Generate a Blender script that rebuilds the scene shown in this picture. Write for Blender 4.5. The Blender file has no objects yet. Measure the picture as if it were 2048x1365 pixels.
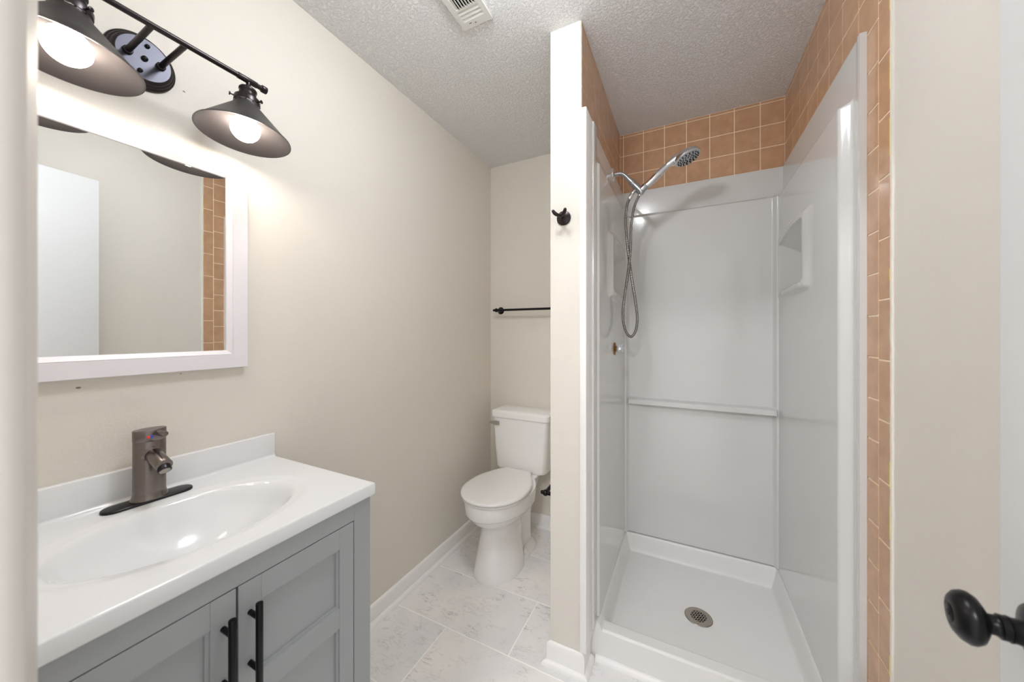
import bpy, bmesh, math, random
from mathutils import Vector, Matrix
random.seed(7)
C = bpy.context.scene.collection
S = bpy.context.scene

# ------------------------------------------------------------------ camera, world, light, exposure
TH = 0.4637; CAMZ = 1.2746; FPX = 692.34
cam_d = bpy.data.cameras.new('camera'); cam = bpy.data.objects.new('camera', cam_d); C.objects.link(cam)
cam.location = (0, 0, CAMZ); cam.rotation_euler = (math.pi/2, 0, TH)
cam_d.sensor_width = 36; cam_d.lens = FPX/2048*36; cam_d.shift_y = (666.1-682.5)/2048
cam_d.clip_start = 0.02
cam_d.dof.use_dof = True; cam_d.dof.focus_distance = 1.5; cam_d.dof.aperture_fstop = 4.0
S.camera = cam
S.view_settings.view_transform = 'Standard'; S.view_settings.look = 'None'
S.view_settings.gamma = 1; S.view_settings.use_curve_mapping = False
S.view_settings.exposure = 2.6
S.cycles.max_bounces = 24; S.cycles.diffuse_bounces = 16; S.cycles.glossy_bounces = 8; S.cycles.transmission_bounces = 12
w = bpy.data.worlds.new('world'); S.world = w; w.use_nodes = True
w.node_tree.nodes['Background'].inputs[0].default_value = (1.0, 0.99, 0.99, 1)
w.node_tree.nodes['Background'].inputs[1].default_value = 0.22
BULB_E = 10.0
BOUNCE_FILL_E = 10.2
HALL_FILL_E = 48.0

# ------------------------------------------------------------------ materials
def lin(c):
    return tuple(((v/255)/12.92 if v/255 <= .04045 else ((v/255+.055)/1.055)**2.4) for v in c)
def mat(name, rgb, rough=.5, metal=0, spec=.5, coat=0, bump=None, bscale=200, bstr=.1, bdist=.002, emit=None, var=None, trans=0):
    m = bpy.data.materials.new(name); m.use_nodes = True
    nt = m.node_tree; b = nt.nodes['Principled BSDF']
    c = lin(rgb)+(1,)
    b.inputs['Base Color'].default_value = c
    b.inputs['Roughness'].default_value = rough; b.inputs['Metallic'].default_value = metal
    b.inputs['Specular IOR Level'].default_value = spec; b.inputs['Coat Weight'].default_value = coat
    b.inputs['Coat Roughness'].default_value = .05; b.inputs['Transmission Weight'].default_value = trans
    geo = nt.nodes.new('ShaderNodeNewGeometry')
    if emit:
        b.inputs['Emission Color'].default_value = lin(emit[0])+(1,); b.inputs['Emission Strength'].default_value = emit[1]
    if var:      # (scale, amount): gentle colour mottling
        n = nt.nodes.new('ShaderNodeTexNoise'); n.inputs['Scale'].default_value = var[0]; n.inputs['Detail'].default_value = 3
        nt.links.new(geo.outputs['Position'], n.inputs['Vector'])
        mx = nt.nodes.new('ShaderNodeMix'); mx.data_type = 'RGBA'
        mx.inputs[6].default_value = tuple(v*(1-var[1]) for v in c[:3])+(1,); mx.inputs[7].default_value = tuple(min(1, v*(1+var[1])) for v in c[:3])+(1,)
        nt.links.new(n.outputs['Fac'], mx.inputs[0]); nt.links.new(mx.outputs[2], b.inputs['Base Color'])
    if bump:
        if bump == 'noise':
            n = nt.nodes.new('ShaderNodeTexNoise'); n.inputs['Scale'].default_value = bscale; n.inputs['Detail'].default_value = 2; out = n.outputs['Fac']
            nt.links.new(geo.outputs['Position'], n.inputs['Vector'])
        elif bump == 'popcorn':
            n = nt.nodes.new('ShaderNodeTexNoise'); n.inputs['Scale'].default_value = bscale; n.inputs['Detail'].default_value = 4; n.inputs['Roughness'].default_value = .65; n.inputs['Distortion'].default_value = .6
            nt.links.new(geo.outputs['Position'], n.inputs['Vector'])
            cr = nt.nodes.new('ShaderNodeMapRange'); cr.inputs[1].default_value = .44; cr.inputs[2].default_value = .62
            nt.links.new(n.outputs['Fac'], cr.inputs[0]); out = cr.outputs[0]
        bp = nt.nodes.new('ShaderNodeBump'); bp.inputs['Strength'].default_value = bstr; bp.inputs['Distance'].default_value = bdist
        nt.links.new(out, bp.inputs['Height']); nt.links.new(bp.outputs[0], b.inputs['Normal'])
    return m
M = {}
M['paint'] = mat('wall_paint_beige', (220, 215, 206), .55, spec=.35, bump='noise', bscale=170, bstr=.35, bdist=.0015)
M['ceiling'] = mat('ceiling_texture', (244, 244, 244), .9, spec=.2, bump='popcorn', bscale=100, bstr=.75, bdist=.005)
M['trim'] = mat('trim_white', (240, 239, 238), .35, spec=.5, bump='noise', bscale=60, bstr=.08)
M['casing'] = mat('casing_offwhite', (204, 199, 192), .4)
M['door'] = mat('door_white', (228, 229, 229), .4)
M['acrylic'] = mat('shower_acrylic', (212, 212, 210), .17, spec=.5, coat=.3, bump='noise', bscale=6, bstr=.05, bdist=.004)
M['pan'] = mat('pan_acrylic', (228, 228, 226), .32, spec=.5, bump='noise', bscale=330, bstr=.35, bdist=.001)
M['china'] = mat('white_china', (242, 241, 240), .08, spec=.6, coat=.4)
M['plastic'] = mat('seat_plastic', (236, 235, 233), .18, spec=.5)
M['counter'] = mat('cultured_marble', (226, 228, 230), .12, spec=.5, coat=.3)
M['cabinet'] = mat('cabinet_grey', (158, 162, 164), .42, spec=.45)
M['cabinet_gap'] = mat('cabinet_inside', (40, 40, 42), .8)
M['black'] = mat('matte_black_metal', (24, 23, 25), .32, metal=.6, spec=.5)
M['bronze'] = mat('dark_bronze', (58, 53, 54), .3, metal=.85, bump='noise', bscale=300, bstr=.03)
M['shade'] = mat('shade_grey_metal', (66, 62, 62), .42, metal=.55)
M['canopy'] = mat('canopy_metal', (70, 70, 78), .38, metal=.7)
M['gunmetal'] = mat('gunmetal_faucet', (128, 120, 117), .27, metal=1, bump='noise', bscale=120, bstr=.02)
M['gundark'] = mat('gunmetal_dark', (60, 58, 60), .3, metal=1)
M['chrome'] = mat('chrome', (225, 226, 230), .06, metal=1)
M['chrome_satin'] = mat('satin_chrome', (190, 192, 196), .2, metal=1)
M['rubber'] = mat('nozzle_rubber', (35, 40, 48), .6)
M['brass'] = mat('aged_brass', (150, 108, 50), .4, metal=.8)
M['clear'] = mat('clear_acrylic', (245, 248, 250), .03, trans=.85)
M['hose'] = mat('hose_steel', (142, 138, 133), .3, metal=.85)
M['steel'] = mat('brushed_steel', (160, 152, 142), .35, metal=.9)
M['dark'] = mat('dark_hole', (14, 12, 11), .9, spec=.1)
M['mirror'] = mat('mirror_glass', (238, 240, 240), .0, metal=1)
M['frame'] = mat('mirror_frame_white', (226, 223, 228), .35)
M['bulb'] = mat('lit_bulb', (255, 250, 240), .3, emit=((255, 242, 228), BULB_E))
M['bounce_fill'] = mat('bounce_fill_dome', (255, 250, 245), .3, emit=((245, 249, 255), BOUNCE_FILL_E))
M['hall_fill'] = mat('hall_fill_dome', (255, 250, 245), .3, emit=((250, 250, 255), HALL_FILL_E))
M['vent'] = mat('vent_white', (216, 215, 210), .4)
M['ventgrey'] = mat('duct_grey', (80, 80, 80), .6, metal=.3)
M['red'] = mat('hot_dot', (235, 70, 40), .3)
M['blue'] = mat('cold_dot', (40, 80, 200), .3)
M['grout'] = mat('tan_grout', (246, 226, 198), .8, spec=.2, bump='noise', bscale=400, bstr=.2, bdist=.001)
M['fgrout'] = mat('floor_grout', (252, 251, 247), .8, spec=.2)
M['caulk'] = mat('caulk_white', (228, 224, 214), .6, bump='noise', bscale=120, bstr=.5)
M['tape'] = mat('yellow_residue', (225, 214, 110), .7)
M['chip'] = mat('plaster_chip', (150, 132, 112), .9)
M['lever'] = mat('flush_lever_chrome', (190, 188, 182), .25, metal=.9)

def tile_mat():
    m = bpy.data.materials.new('tan_ceramic_tile'); m.use_nodes = True; nt = m.node_tree; b = nt.nodes['Principled BSDF']
    g = nt.nodes.new('ShaderNodeNewGeometry')
    n = nt.nodes.new('ShaderNodeTexNoise'); n.inputs['Scale'].default_value = 22; n.inputs['Detail'].default_value = 4
    nt.links.new(g.outputs['Position'], n.inputs['Vector'])
    r = nt.nodes.new('ShaderNodeValToRGB')
    r.color_ramp.elements[0].position = .3; r.color_ramp.elements[0].color = lin((188, 148, 115))+(1,)
    r.color_ramp.elements[1].position = .72; r.color_ramp.elements[1].color = lin((203, 163, 130))+(1,)
    nt.links.new(n.outputs['Fac'], r.inputs[0]); nt.links.new(r.outputs[0], b.inputs['Base Color'])
    b.inputs['Roughness'].default_value = .12
    n2 = nt.nodes.new('ShaderNodeTexNoise'); n2.inputs['Scale'].default_value = 14; nt.links.new(g.outputs['Position'], n2.inputs['Vector'])
    bp = nt.nodes.new('ShaderNodeBump'); bp.inputs['Strength'].default_value = .12; bp.inputs['Distance'].default_value = .003
    nt.links.new(n2.outputs['Fac'], bp.inputs['Height']); nt.links.new(bp.outputs[0], b.inputs['Normal'])
    return m
M['tile'] = tile_mat()

def marble_mat():
    m = bpy.data.materials.new('grey_veined_marble_tile'); m.use_nodes = True; nt = m.node_tree; b = nt.nodes['Principled BSDF']; L = nt.links.new
    g = nt.nodes.new('ShaderNodeNewGeometry'); at = nt.nodes.new('ShaderNodeAttribute'); at.attribute_name = 'tid'
    off = nt.nodes.new('ShaderNodeVectorMath'); off.operation = 'ADD'; L(g.outputs['Position'], off.inputs[0]); L(at.outputs['Vector'], off.inputs[1])
    def noise(vec, sc, det, rough=.5, dist=0):
        n = nt.nodes.new('ShaderNodeTexNoise'); n.inputs['Scale'].default_value = sc; n.inputs['Detail'].default_value = det; n.inputs['Roughness'].default_value = rough; n.inputs['Distortion'].default_value = dist
        L(vec, n.inputs['Vector']); return n.outputs['Fac']
    def mapr(v, a, b_, c=0, d=1):
        n = nt.nodes.new('ShaderNodeMapRange'); n.inputs[1].default_value = a; n.inputs[2].default_value = b_; n.inputs[3].default_value = c; n.inputs[4].default_value = d; L(v, n.inputs[0]); return n.outputs[0]
    def mth(op, a, b_):
        n = nt.nodes.new('ShaderNodeMath'); n.operation = op
        for i, q in enumerate((a, b_)):
            if isinstance(q, (int, float)): n.inputs[i].default_value = q
            elif q is not None: L(q, n.inputs[i])
        return n.outputs[0]
    mp = nt.nodes.new('ShaderNodeMapping'); mp.inputs['Rotation'].default_value = (0, 0, math.radians(-38)); mp.inputs['Scale'].default_value = (1, 3.2, 1)
    L(off.outputs[0], mp.inputs['Vector'])
    cl = noise(off.outputs[0], 4, 4)
    v1 = noise(mp.outputs[0], 5.5, 8, .62, .8)
    vein = mapr(mth('ABSOLUTE', mth('SUBTRACT', v1, .5), 0), 0, .016, 1, 0)
    v2 = noise(mp.outputs[0], 14, 7, .7, .5)
    vein2 = mapr(mth('ABSOLUTE', mth('SUBTRACT', v2, .5), 0), 0, .02, 1, 0)
    mask = mapr(noise(off.outputs[0], 7, 4, .6), .5, .66)
    mask2 = mapr(noise(off.outputs[0], 11, 3, .6), .48, .62)
    base = nt.nodes.new('ShaderNodeValToRGB'); e = base.color_ramp.elements
    e[0].position = .3; e[0].color = lin((225, 226, 227))+(1,); e[1].position = .7; e[1].color = lin((242, 239, 236))+(1,)
    L(cl, base.inputs[0])
    f = mth('ADD', mth('MULTIPLY', mth('MULTIPLY', vein, mask), .75), mth('MULTIPLY', mth('MULTIPLY', vein2, mask2), .42))
    mx = nt.nodes.new('ShaderNodeMix'); mx.data_type = 'RGBA'; L(f, mx.inputs[0]); L(base.outputs[0], mx.inputs[6]); mx.inputs[7].default_value = lin((112, 106, 104))+(1,)
    L(mx.outputs[2], b.inputs['Base Color']); b.inputs['Roughness'].default_value = .28
    return m
M['marble'] = marble_mat()

# ------------------------------------------------------------------ helpers
def V(*a): return Vector(a)
def aim(loc, d, up=None):
    d = Vector(d).normalized(); q = d.to_track_quat('Z', 'Y')
    return Matrix.Translation(Vector(loc)) @ q.to_matrix().to_4x4()
def root_loc(p):
    while p is not None and p.parent is not None: p = p.parent
    return p.location.copy() if p is not None else Vector((0, 0, 0))
def tag(o, label=None, cat=None, group=None, kind=None):
    if label: o['label'] = label
    if cat: o['category'] = cat
    if group: o['group'] = group
    if kind: o['kind'] = kind
    return o
def obj(name, bm, m, parent=None, smooth=35, label=None, loc=None):
    me = bpy.data.meshes.new(name)
    L = root_loc(parent) if parent is not None else Vector(loc or (0, 0, 0))
    bmesh.ops.translate(bm, verts=bm.verts, vec=-L)
    bmesh.ops.recalc_face_normals(bm, faces=bm.faces)
    bm.to_mesh(me); bm.free()
    for k in (m if isinstance(m, (list, tuple)) else [m]): me.materials.append(M[k])
    if smooth is not None:
        me.polygons.foreach_set('use_smooth', [True]*len(me.polygons))
        if smooth < 180: me.set_sharp_from_angle(angle=math.radians(smooth))
    o = bpy.data.objects.new(name, me); C.objects.link(o)
    if parent is not None: o.parent = parent
    else: o.location = L
    if label: o['label'] = label
    return o
def thing(name, label, cat, loc, group=None, kind=None):
    o = bpy.data.objects.new(name, None); C.objects.link(o); o.location = loc; o.empty_display_size = .05
    return tag(o, label, cat, group, kind)
def struct(name, bm, m, smooth=None, label=None):
    o = obj(name, bm, m, None, smooth); o['kind'] = 'structure'
    if label: o['label'] = label
    return o
def BM(): return bmesh.new()
def box(bm, x0, x1, y0, y1, z0, z1, bev=0, seg=2, mi=0):
    vs = [bm.verts.new((x, y, z)) for x in (x0, x1) for y in (y0, y1) for z in (z0, z1)]
    fs = [bm.faces.new([vs[i] for i in f]) for f in ((0, 1, 3, 2), (4, 6, 7, 5), (0, 4, 5, 1), (2, 3, 7, 6), (0, 2, 6, 4), (1, 5, 7, 3))]
    for f in fs: f.material_index = mi
    if bev:
        es = list({e for f in fs for e in f.edges})
        bmesh.ops.bevel(bm, geom=es, offset=bev, segments=seg, affect='EDGES', profile=.5, clamp_overlap=True)
    return bm
def loft(bm, rings, cap0=True, cap1=True, mi=0, closed=True):
    R = [[bm.verts.new(p) for p in r] for r in rings]; n = len(R[0])
    for a, b in zip(R, R[1:]):
        for i in range(n if closed else n-1):
            f = bm.faces.new((a[i], a[(i+1) % n], b[(i+1) % n], b[i])); f.material_index = mi
    if cap0: bm.faces.new(R[0][::-1]).material_index = mi
    if cap1: bm.faces.new(R[-1]).material_index = mi
    return R
def lathe(bm, prof, mtx, seg=32, cap0=True, cap1=True, sx=1, sy=1, mi=0):
    rings = []
    for r, h in prof:
        r = max(r, 1e-5)
        rings.append([mtx @ V(r*sx*math.cos(2*math.pi*i/seg), r*sy*math.sin(2*math.pi*i/seg), h) for i in range(seg)])
    return loft(bm, rings, cap0, cap1, mi)
def cyl(bm, p0, p1, r, seg=24, bev=0, r1=None):
    p0, p1 = Vector(p0), Vector(p1); L = (p1-p0).length; r1 = r if r1 is None else r1
    pr = [(r, 0), (r1, L)] if not bev else [(r-bev, 0), (r-.3*bev, bev*.3), (r, bev), (r1, L-bev), (r1-.3*bev, L-.3*bev), (r1-bev, L)]
    return lathe(bm, pr, aim(p0, p1-p0), seg)
def tube(bm, pts, r, seg=12, caps=True):
    pts = [Vector(p) for p in pts]; rings = []; nrm = None
    for i, p in enumerate(pts):
        t = (pts[min(i+1, len(pts)-1)]-pts[max(i-1, 0)]).normalized()
        if nrm is None:
            nrm = t.orthogonal().normalized()
        nrm = (nrm-t*nrm.dot(t)).normalized(); b = t.cross(nrm)
        rr = r[i] if isinstance(r, (list, tuple)) else r
        rings.append([p+(nrm*math.cos(a)+b*math.sin(a))*rr for a in [2*math.pi*k/seg for k in range(seg)]])
    return loft(bm, rings, caps, caps)
def spline(P, n=12):
    P = [Vector(p) for p in P]; out = []
    for i in range(len(P)-1):
        a = P[max(i-1, 0)]; b = P[i]; c = P[i+1]; d = P[min(i+2, len(P)-1)]
        for k in range(n):
            t = k/n; out.append(.5*((2*b)+(c-a)*t+(2*a-5*b+4*c-d)*t*t+(-a+3*b-3*c+d)*t**3))
    out.append(P[-1]); return out
def sph(bm, c, r, seg=24, sc=(1, 1, 1)):
    pr = [(r*math.sin(math.pi*i/14), -r*math.cos(math.pi*i/14)) for i in range(15)]
    m = Matrix.Translation(Vector(c)) @ Matrix.Diagonal((*sc, 1)); return lathe(bm, pr, m, seg)
def ss(a, b, x):
    t = max(0, min(1, (x-a)/(b-a))); return t*t*(3-2*t)
def extr(bm, prof, a, b, mi=0):
    """prof: list of 3d offsets functions -> closed profile extruded from point a to point b (profiles given as callables)"""
    loft(bm, [[prof(p, a) for p in range(prof.n)], [prof(p, b) for p in range(prof.n)]], mi=mi)

# ------------------------------------------------------------------ room shell
XL, YB, XS, XR, XP, YP, H = -1.2296, 2.1235, -.3449, .4393, -.4668, 1.2678, 2.44
YF = .046                       # inner face of the front wall
JL, JR, DH = -.345, .272, 2.10  # door opening
XRP = XR+.004
bm = BM(); box(bm, XL-.1, XL, -.07, YB+.1, -.02, H+.02)
wall_left = struct('wall_left', bm, 'paint')
bm = BM(); box(bm, XL, XRP+.1, YB, YB+.1, -.02, H+.02)
wall_back = struct('wall_back', bm, 'paint')
NY0, NY1, NZ0, NZ1 = 1.60, 2.06, 1.44, 1.735      # wall pockets that take the moulded soap niches
bm = BM()
for q in ((-.07, NY0, -.02, H+.02), (NY1, YB, -.02, H+.02), (NY0, NY1, -.02, NZ0), (NY0, NY1, NZ1, H+.02)): box(bm, XRP, XRP+.1, *q)
wall_right = struct('wall_right', bm, 'paint')
bm = BM()
box(bm, XL, JL-.018, -.07, YF, -.02, H); box(bm, JR+.018, XRP, -.07, YF, -.02, H); box(bm, JL-.018, JR+.018, -.07, YF, DH+.018, H)
wall_front = struct('wall_front', bm, 'paint')
bm = BM()
for q in ((YP, NY0, 0, H), (NY1, YB, 0, H), (NY0, NY1, 0, NZ0), (NY0, NY1, NZ1, H)): box(bm, XP, XS-.004, *q)
box(bm, XP, XP+.04, NY0, NY1, NZ0, NZ1)
wall_part = struct('wall_partition', bm, 'paint')
bm = BM(); box(bm, XL-.1, XRP+.1, -1.6, YB+.1, H, H+.1)
struct('ceiling', bm, 'ceiling')

# floor: 24 x 12 inch marble tiles in a half-offset bond over grout
bm = BM(); lay = bm.loops.layers.color.new('tid') if False else None
g = .0022
fl = bm.faces.layers.int.new('tidx')
box(bm, XL-.1, XRP+.1, -1.6, YB+.1, -.05, -.0012, mi=1)
rows = []
y = 1.2135-.3045*10
r = -10
tiles = []
while y < YB+.1:
    xo = -.625 if r % 2 == 0 else -.925
    k0 = -4
    for k in range(-4, 5):
        x = xo+.6085*k
        tiles.append((max(x, XL-.1), min(x+.6085, XRP+.1), max(y, -1.6), min(y+.3045, YB+.1)))
    y += .3045; r += 1
me_cols = []
for i, (x0, x1, y0, y1) in enumerate(tiles):
    if x1-x0 < .01 or y1-y0 < .01: continue
    a = [(x0+g, y0+g), (x1-g, y0+g), (x1-g, y1-g), (x0+g, y1-g)]
    bvl = .0009
    b_ = [(x0+g+bvl, y0+g+bvl), (x1-g-bvl, y0+g+bvl), (x1-g-bvl, y1-g-bvl), (x0+g+bvl, y1-g-bvl)]
    lo = [bm.verts.new((p[0], p[1], -.0015)) for p in a]; mi_ = [bm.verts.new((p[0], p[1], -.0006)) for p in a]; hi = [bm.verts.new((p[0], p[1], 0)) for p in b_]
    fs = [bm.faces.new(hi)]
    for j in range(4):
        fs.append(bm.faces.new((lo[j], lo[(j+1) % 4], mi_[(j+1) % 4], mi_[j]))); fs.append(bm.faces.new((mi_[j], mi_[(j+1) % 4], hi[(j+1) % 4], hi[j])))
    for f in fs: f[fl] = i+1
floor = struct('floor', bm, ['marble', 'fgrout'])
att = floor.data.attributes.new('tid', 'FLOAT_VECTOR', 'FACE'); ti = floor.data.attributes['tidx'].data
rs = [(random.uniform(-9, 9), random.uniform(-9, 9), random.uniform(-9, 9)) for _ in range(len(tiles)+2)]
for i in range(len(floor.data.polygons)): att.data[i].vector = rs[ti[i].value]

# door jambs and casings
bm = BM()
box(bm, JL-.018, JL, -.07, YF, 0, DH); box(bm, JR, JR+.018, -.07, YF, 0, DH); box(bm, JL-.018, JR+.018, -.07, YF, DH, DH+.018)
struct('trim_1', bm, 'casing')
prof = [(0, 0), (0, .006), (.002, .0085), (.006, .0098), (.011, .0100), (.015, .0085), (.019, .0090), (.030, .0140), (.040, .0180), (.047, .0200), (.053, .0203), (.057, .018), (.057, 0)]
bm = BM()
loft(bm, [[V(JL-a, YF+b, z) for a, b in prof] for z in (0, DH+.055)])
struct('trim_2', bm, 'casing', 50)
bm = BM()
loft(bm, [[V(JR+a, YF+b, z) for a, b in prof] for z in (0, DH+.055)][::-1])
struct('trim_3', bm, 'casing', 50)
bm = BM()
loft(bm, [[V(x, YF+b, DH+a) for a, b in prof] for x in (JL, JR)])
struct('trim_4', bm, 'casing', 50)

# baseboards with shoe moulding
BBH = .083
def bprof(t=.012): return [(0, 0), (t, 0), (t, BBH-.012), (t*.75, BBH-.004), (t*.3, BBH), (0, BBH)]
def sprof(t=.012, r=.017):
    return [(t, 0), (t+r, 0)]+[(t+r*math.cos(a), r*math.sin(a)) for a in (math.radians(q) for q in range(15, 91, 15))]+[(t, r)]
def runbb(name, segs, qr=True):
    """segs: list of (point a, point b, outward normal, extend a, extend b) on the floor; mitred by explicit extension"""
    bm = BM()
    for a, b, n, ea, eb in segs:
        a, b, n = V(*a, 0), V(*b, 0), V(*n, 0); d = (b-a).normalized()
        loft(bm, [[a+n*p-d*ea*p+V(0, 0, q) for p, q in bprof()], [b+n*p+d*eb*p+V(0, 0, q) for p, q in bprof()]])
    o = struct(name, bm, 'trim', 40)
    bm = BM()
    for a, b, n, ea, eb in segs:
        a, b, n = V(*a, 0), V(*b, 0), V(*n, 0); d = (b-a).normalized()
        loft(bm, [[a+n*p-d*ea*p+V(0, 0, q) for p, q in sprof()], [b+n*p+d*eb*p+V(0, 0, q) for p, q in sprof()]])
    obj('shoe_molding', bm, 'trim', o, 40)
    return o
runbb('baseboard_left', [((XL, .672), (XL, YB), (1, 0), 0, -1)])
runbb('baseboard_back', [((XL, YB), (XP, YB), (0, -1), -1, -1)])
runbb('baseboard_partition', [((XP, YB), (XP, YP), (-1, 0), -1, 1), ((XP, YP), (XS+.002, YP), (0, -1), 1, 1), ((XS+.002, YP), (XS+.002, 1.352), (1, 0), 1, 0)])
runbb('baseboard_right', [((XRP, YF), (XRP, 1.14), (-1, 0), 0, 0)])

# wall tiles -------------------------------------------------------
def quad_tile(bm, P, n, g=.0019, d=.0022, b=.0012):
    """P: 4 corners on the tile-face plane; n: outward normal"""
    n = Vector(n); c = sum((Vector(p) for p in P), Vector())/4
    def inset(k):
        out = []
        for i in range(4):
            p, q, r = Vector(P[i]), Vector(P[i-1]), Vector(P[(i+1) % 4])
            out.append(p+(q-p).normalized()*k+(r-p).normalized()*k)
        return out
    t = Vector([random.uniform(-.0004, .0004) for _ in range(3)])
    lo = [bm.verts.new(p-n*d) for p in inset(g)]; mi_ = [bm.verts.new(p-n*.0008) for p in inset(g)]; hi = [bm.verts.new(p+n*random.uniform(0, .0003)) for p in inset(g+b)]
    bm.faces.new(hi)
    for j in range(4):
        bm.faces.new((lo[j], lo[(j+1) % 4], mi_[(j+1) % 4], mi_[j])); bm.faces.new((mi_[j], mi_[(j+1) % 4], hi[(j+1) % 4], hi[j]))
def zr(k, y):       # level of horizontal joint k on the right wall (runs slightly out of level)
    t = (YB-y)/(YB-1.203); a = 2.425-.1105*k; b = 2.402-.1083*k; return a+(b-a)*t
# right wall
bm = BM(); ys = [1.203+.1124*k for k in range(0, 9)]+[YB]
ys = [v for v in ys if v < YB-.004]+[YB]
for k in range(-1, 23):
    for i in range(len(ys)-1):
        y0, y1 = ys[i], ys[i+1]
        if i >= 1 and k >= 3: continue
        def zc(y, kk): return max(0, min(H, zr(kk, y)))
        P = [(XR, y0, zc(y0, k+1)), (XR, y1, zc(y1, k+1)), (XR, y1, zc(y1, k)), (XR, y0, zc(y0, k))]
        if P[3][2]-P[0][2] < .012: continue
        quad_tile(bm, P, (-1, 0, 0))
for k in range(-4, 14):
    z1 = min(H, 1.959-.1505*k); z0 = max(0, z1-.1505 if z1 < H else 1.959-.1505*(k+1))
    if z1-z0 < .01: continue
    quad_tile(bm, [(XR, 1.1465, z0), (XR, 1.203, z0), (XR, 1.203, z1), (XR, 1.1465, z1)], (-1, 0, 0))
o = obj('wall_tile', bm, 'tile', wall_right, 14, 'glossy tan ceramic tile')
bm = BM(); box(bm, XR+.0012, XRP+.001, 1.146, 1.3165, 0, H); box(bm, XR+.0012, XRP+.001, 1.3165, YB, 2.0, H)
obj('grout', bm, 'grout', wall_right, None, 'tan grout')
bm = BM()      # ragged white caulk between tile edge and paint
rr = random.Random(3)
z = 0
pa = []
while z < H:
    pa.append((z, 1.1468+rr.uniform(-.001, .0012), 1.1405+rr.uniform(-.002, .0015))); z += rr.uniform(.008, .03)
pa.append((H, 1.146, 1.141))
loft(bm, [[V(XR-.0003, b, z), V(XR-.0003, a_, z), V(XRP+.001, a_, z), V(XRP+.001, b, z)] for z, b, a_ in pa])
obj('caulk', bm, 'caulk', wall_right, 50, 'ragged white caulk')
bm = BM()
for z0, z1 in ((1.86, 1.94), (1.70, 1.79), (1.40, 1.43), (.90, .965), (.78, .86), (2.05, 2.2), (.45, .5)):
    box(bm, XR-.0008, XR, 1.1462, 1.1478, z0, z1)
obj('tape_residue', bm, 'tape', wall_right, None, 'yellow tape residue')
# back wall
bm = BM(); xs = [XS, -.325]+[-.325+.1106*k for k in range(1, 7)]+[XR]
for k in range(-1, 4):
    z1 = min(H, 2.425-.1105*k); z0 = 2.425-.1105*(k+1)
    if z1-z0 < .01: continue
    for a, b in zip(xs, xs[1:]):
        quad_tile(bm, [(a, YB-.004, z0), (b, YB-.004, z0), (b, YB-.004, z1), (a, YB-.004, z1)], (0, -1, 0))
obj('wall_tile', bm, 'tile', wall_back, 14, 'glossy tan ceramic tile')
bm = BM(); box(bm, XS, XR, YB-.0028, YB+.001, 1.98, H); obj('grout', bm, 'grout', wall_back, None, 'tan grout')
# partition, shower side
bm = BM(); ysl = [1.275]+[1.345+.1115*k for k in range(0, 7)]+[YB-.004]
for k in range(-1, 4):
    z1 = min(H, 2.425-.1105*k); z0 = 2.425-.1105*(k+1)
    if z1-z0 < .01: continue
    for a, b in zip(ysl, ysl[1:]):
        quad_tile(bm, [(XS, a, z0), (XS, b, z0), (XS, b, z1), (XS, a, z1)], (1, 0, 0))
obj('wall_tile', bm, 'tile', wall_part, 14, 'glossy tan ceramic tile')
bm = BM(); box(bm, XS-.005, XS-.0012, 1.270, YB-.003, 1.98, H); obj('grout', bm, 'grout', wall_part, None, 'tan grout')
bm = BM(); pa = []; z = 2.08
while z < H-.01: pa.append((z, rr.uniform(.002, .0045))); z += rr.uniform(.006, .02)
loft(bm, [[V(XS-.004, YP-.0006, z), V(XS-.004+w_, YP+.002, z), V(XS-.001+w_*.3, 1.2745, z), V(XS-.006, 1.272, z)] for z, w_ in pa])
obj('caulk', bm, 'caulk', wall_part, 50, 'ragged white caulk')
# plaster chips on the left wall
bm = BM()
for (yy, zz, s) in ((.447, 1.937, .0022), (.598, 1.448, .0016), (.262, 1.150, .003), (.44, 1.163, .0016)):
    sph(bm, (XL+.0002, yy, zz), s, 10, (.25, 1.4, .8))
obj('wall_nick', bm, 'chip', wall_left, 180, 'small chipped nicks in the paint')

# ------------------------------------------------------------------ entry door
bm = BM(); T = .035; DW = .61
hinge = V(JR+.005, YF+.016, 0); dang = math.radians(7.4)
dd = V(math.sin(dang), math.cos(dang), 0); dn = V(-math.cos(dang), math.sin(dang), 0)     # along the leaf, room-facing normal
DM = Matrix(((dd.x, dn.x, 0, hinge.x), (dd.y, dn.y, 0, hinge.y), (0, 0, 1, 0), (0, 0, 0, 1)))
box(bm, 0, DW, -T, 0, .012, 2.085, .0015)
bm.transform(DM)
door = struct('door_1', bm, 'door', 30)
bm = BM(); kz = .944; kb = DW-.078
KM = DM @ Matrix.Translation((kb, 0, kz)) @ Matrix.Rotation(-math.pi/2, 4, 'X')
lathe(bm, [(.033, 0), (.033, .003), (.030, .007), (.020, .010), (.0135, .012), (.0125, .020), (.0135, .0235)], KM, 36)
ros = obj('rosette', bm, 'black', door, 40)
bm = BM()
lathe(bm, [(.0105, .020), (.0105, .0235), (.0125, .0238), (.0128, .030), (.0115, .0305), (.0102, .034), (.0105, .038), (.0175, .0415), (.0240, .0455), (.0272, .0505), (.0275, .0545), (.0250, .0600), (.0195, .0645), (.0120, .0665), (.0105, .0660), (.0095, .0672), (.0001, .0675)], KM, 40)
kn = obj('door_knob', bm, 'black', door, 50, 'black round privacy knob')
bm = BM(); lathe(bm, [(.0035, .0665), (.0035, .0680), (.0001, .0682)], KM, 16); obj('knob_button', bm, 'black', kn, 40)
bm = BM(); box(bm, DW-.0008, DW+.0008, -.030, -.005, kz-.028, kz+.028); box(bm, DW, DW+.009, -.022, -.011, kz-.010, kz+.010, .002); bm.transform(DM)
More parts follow.
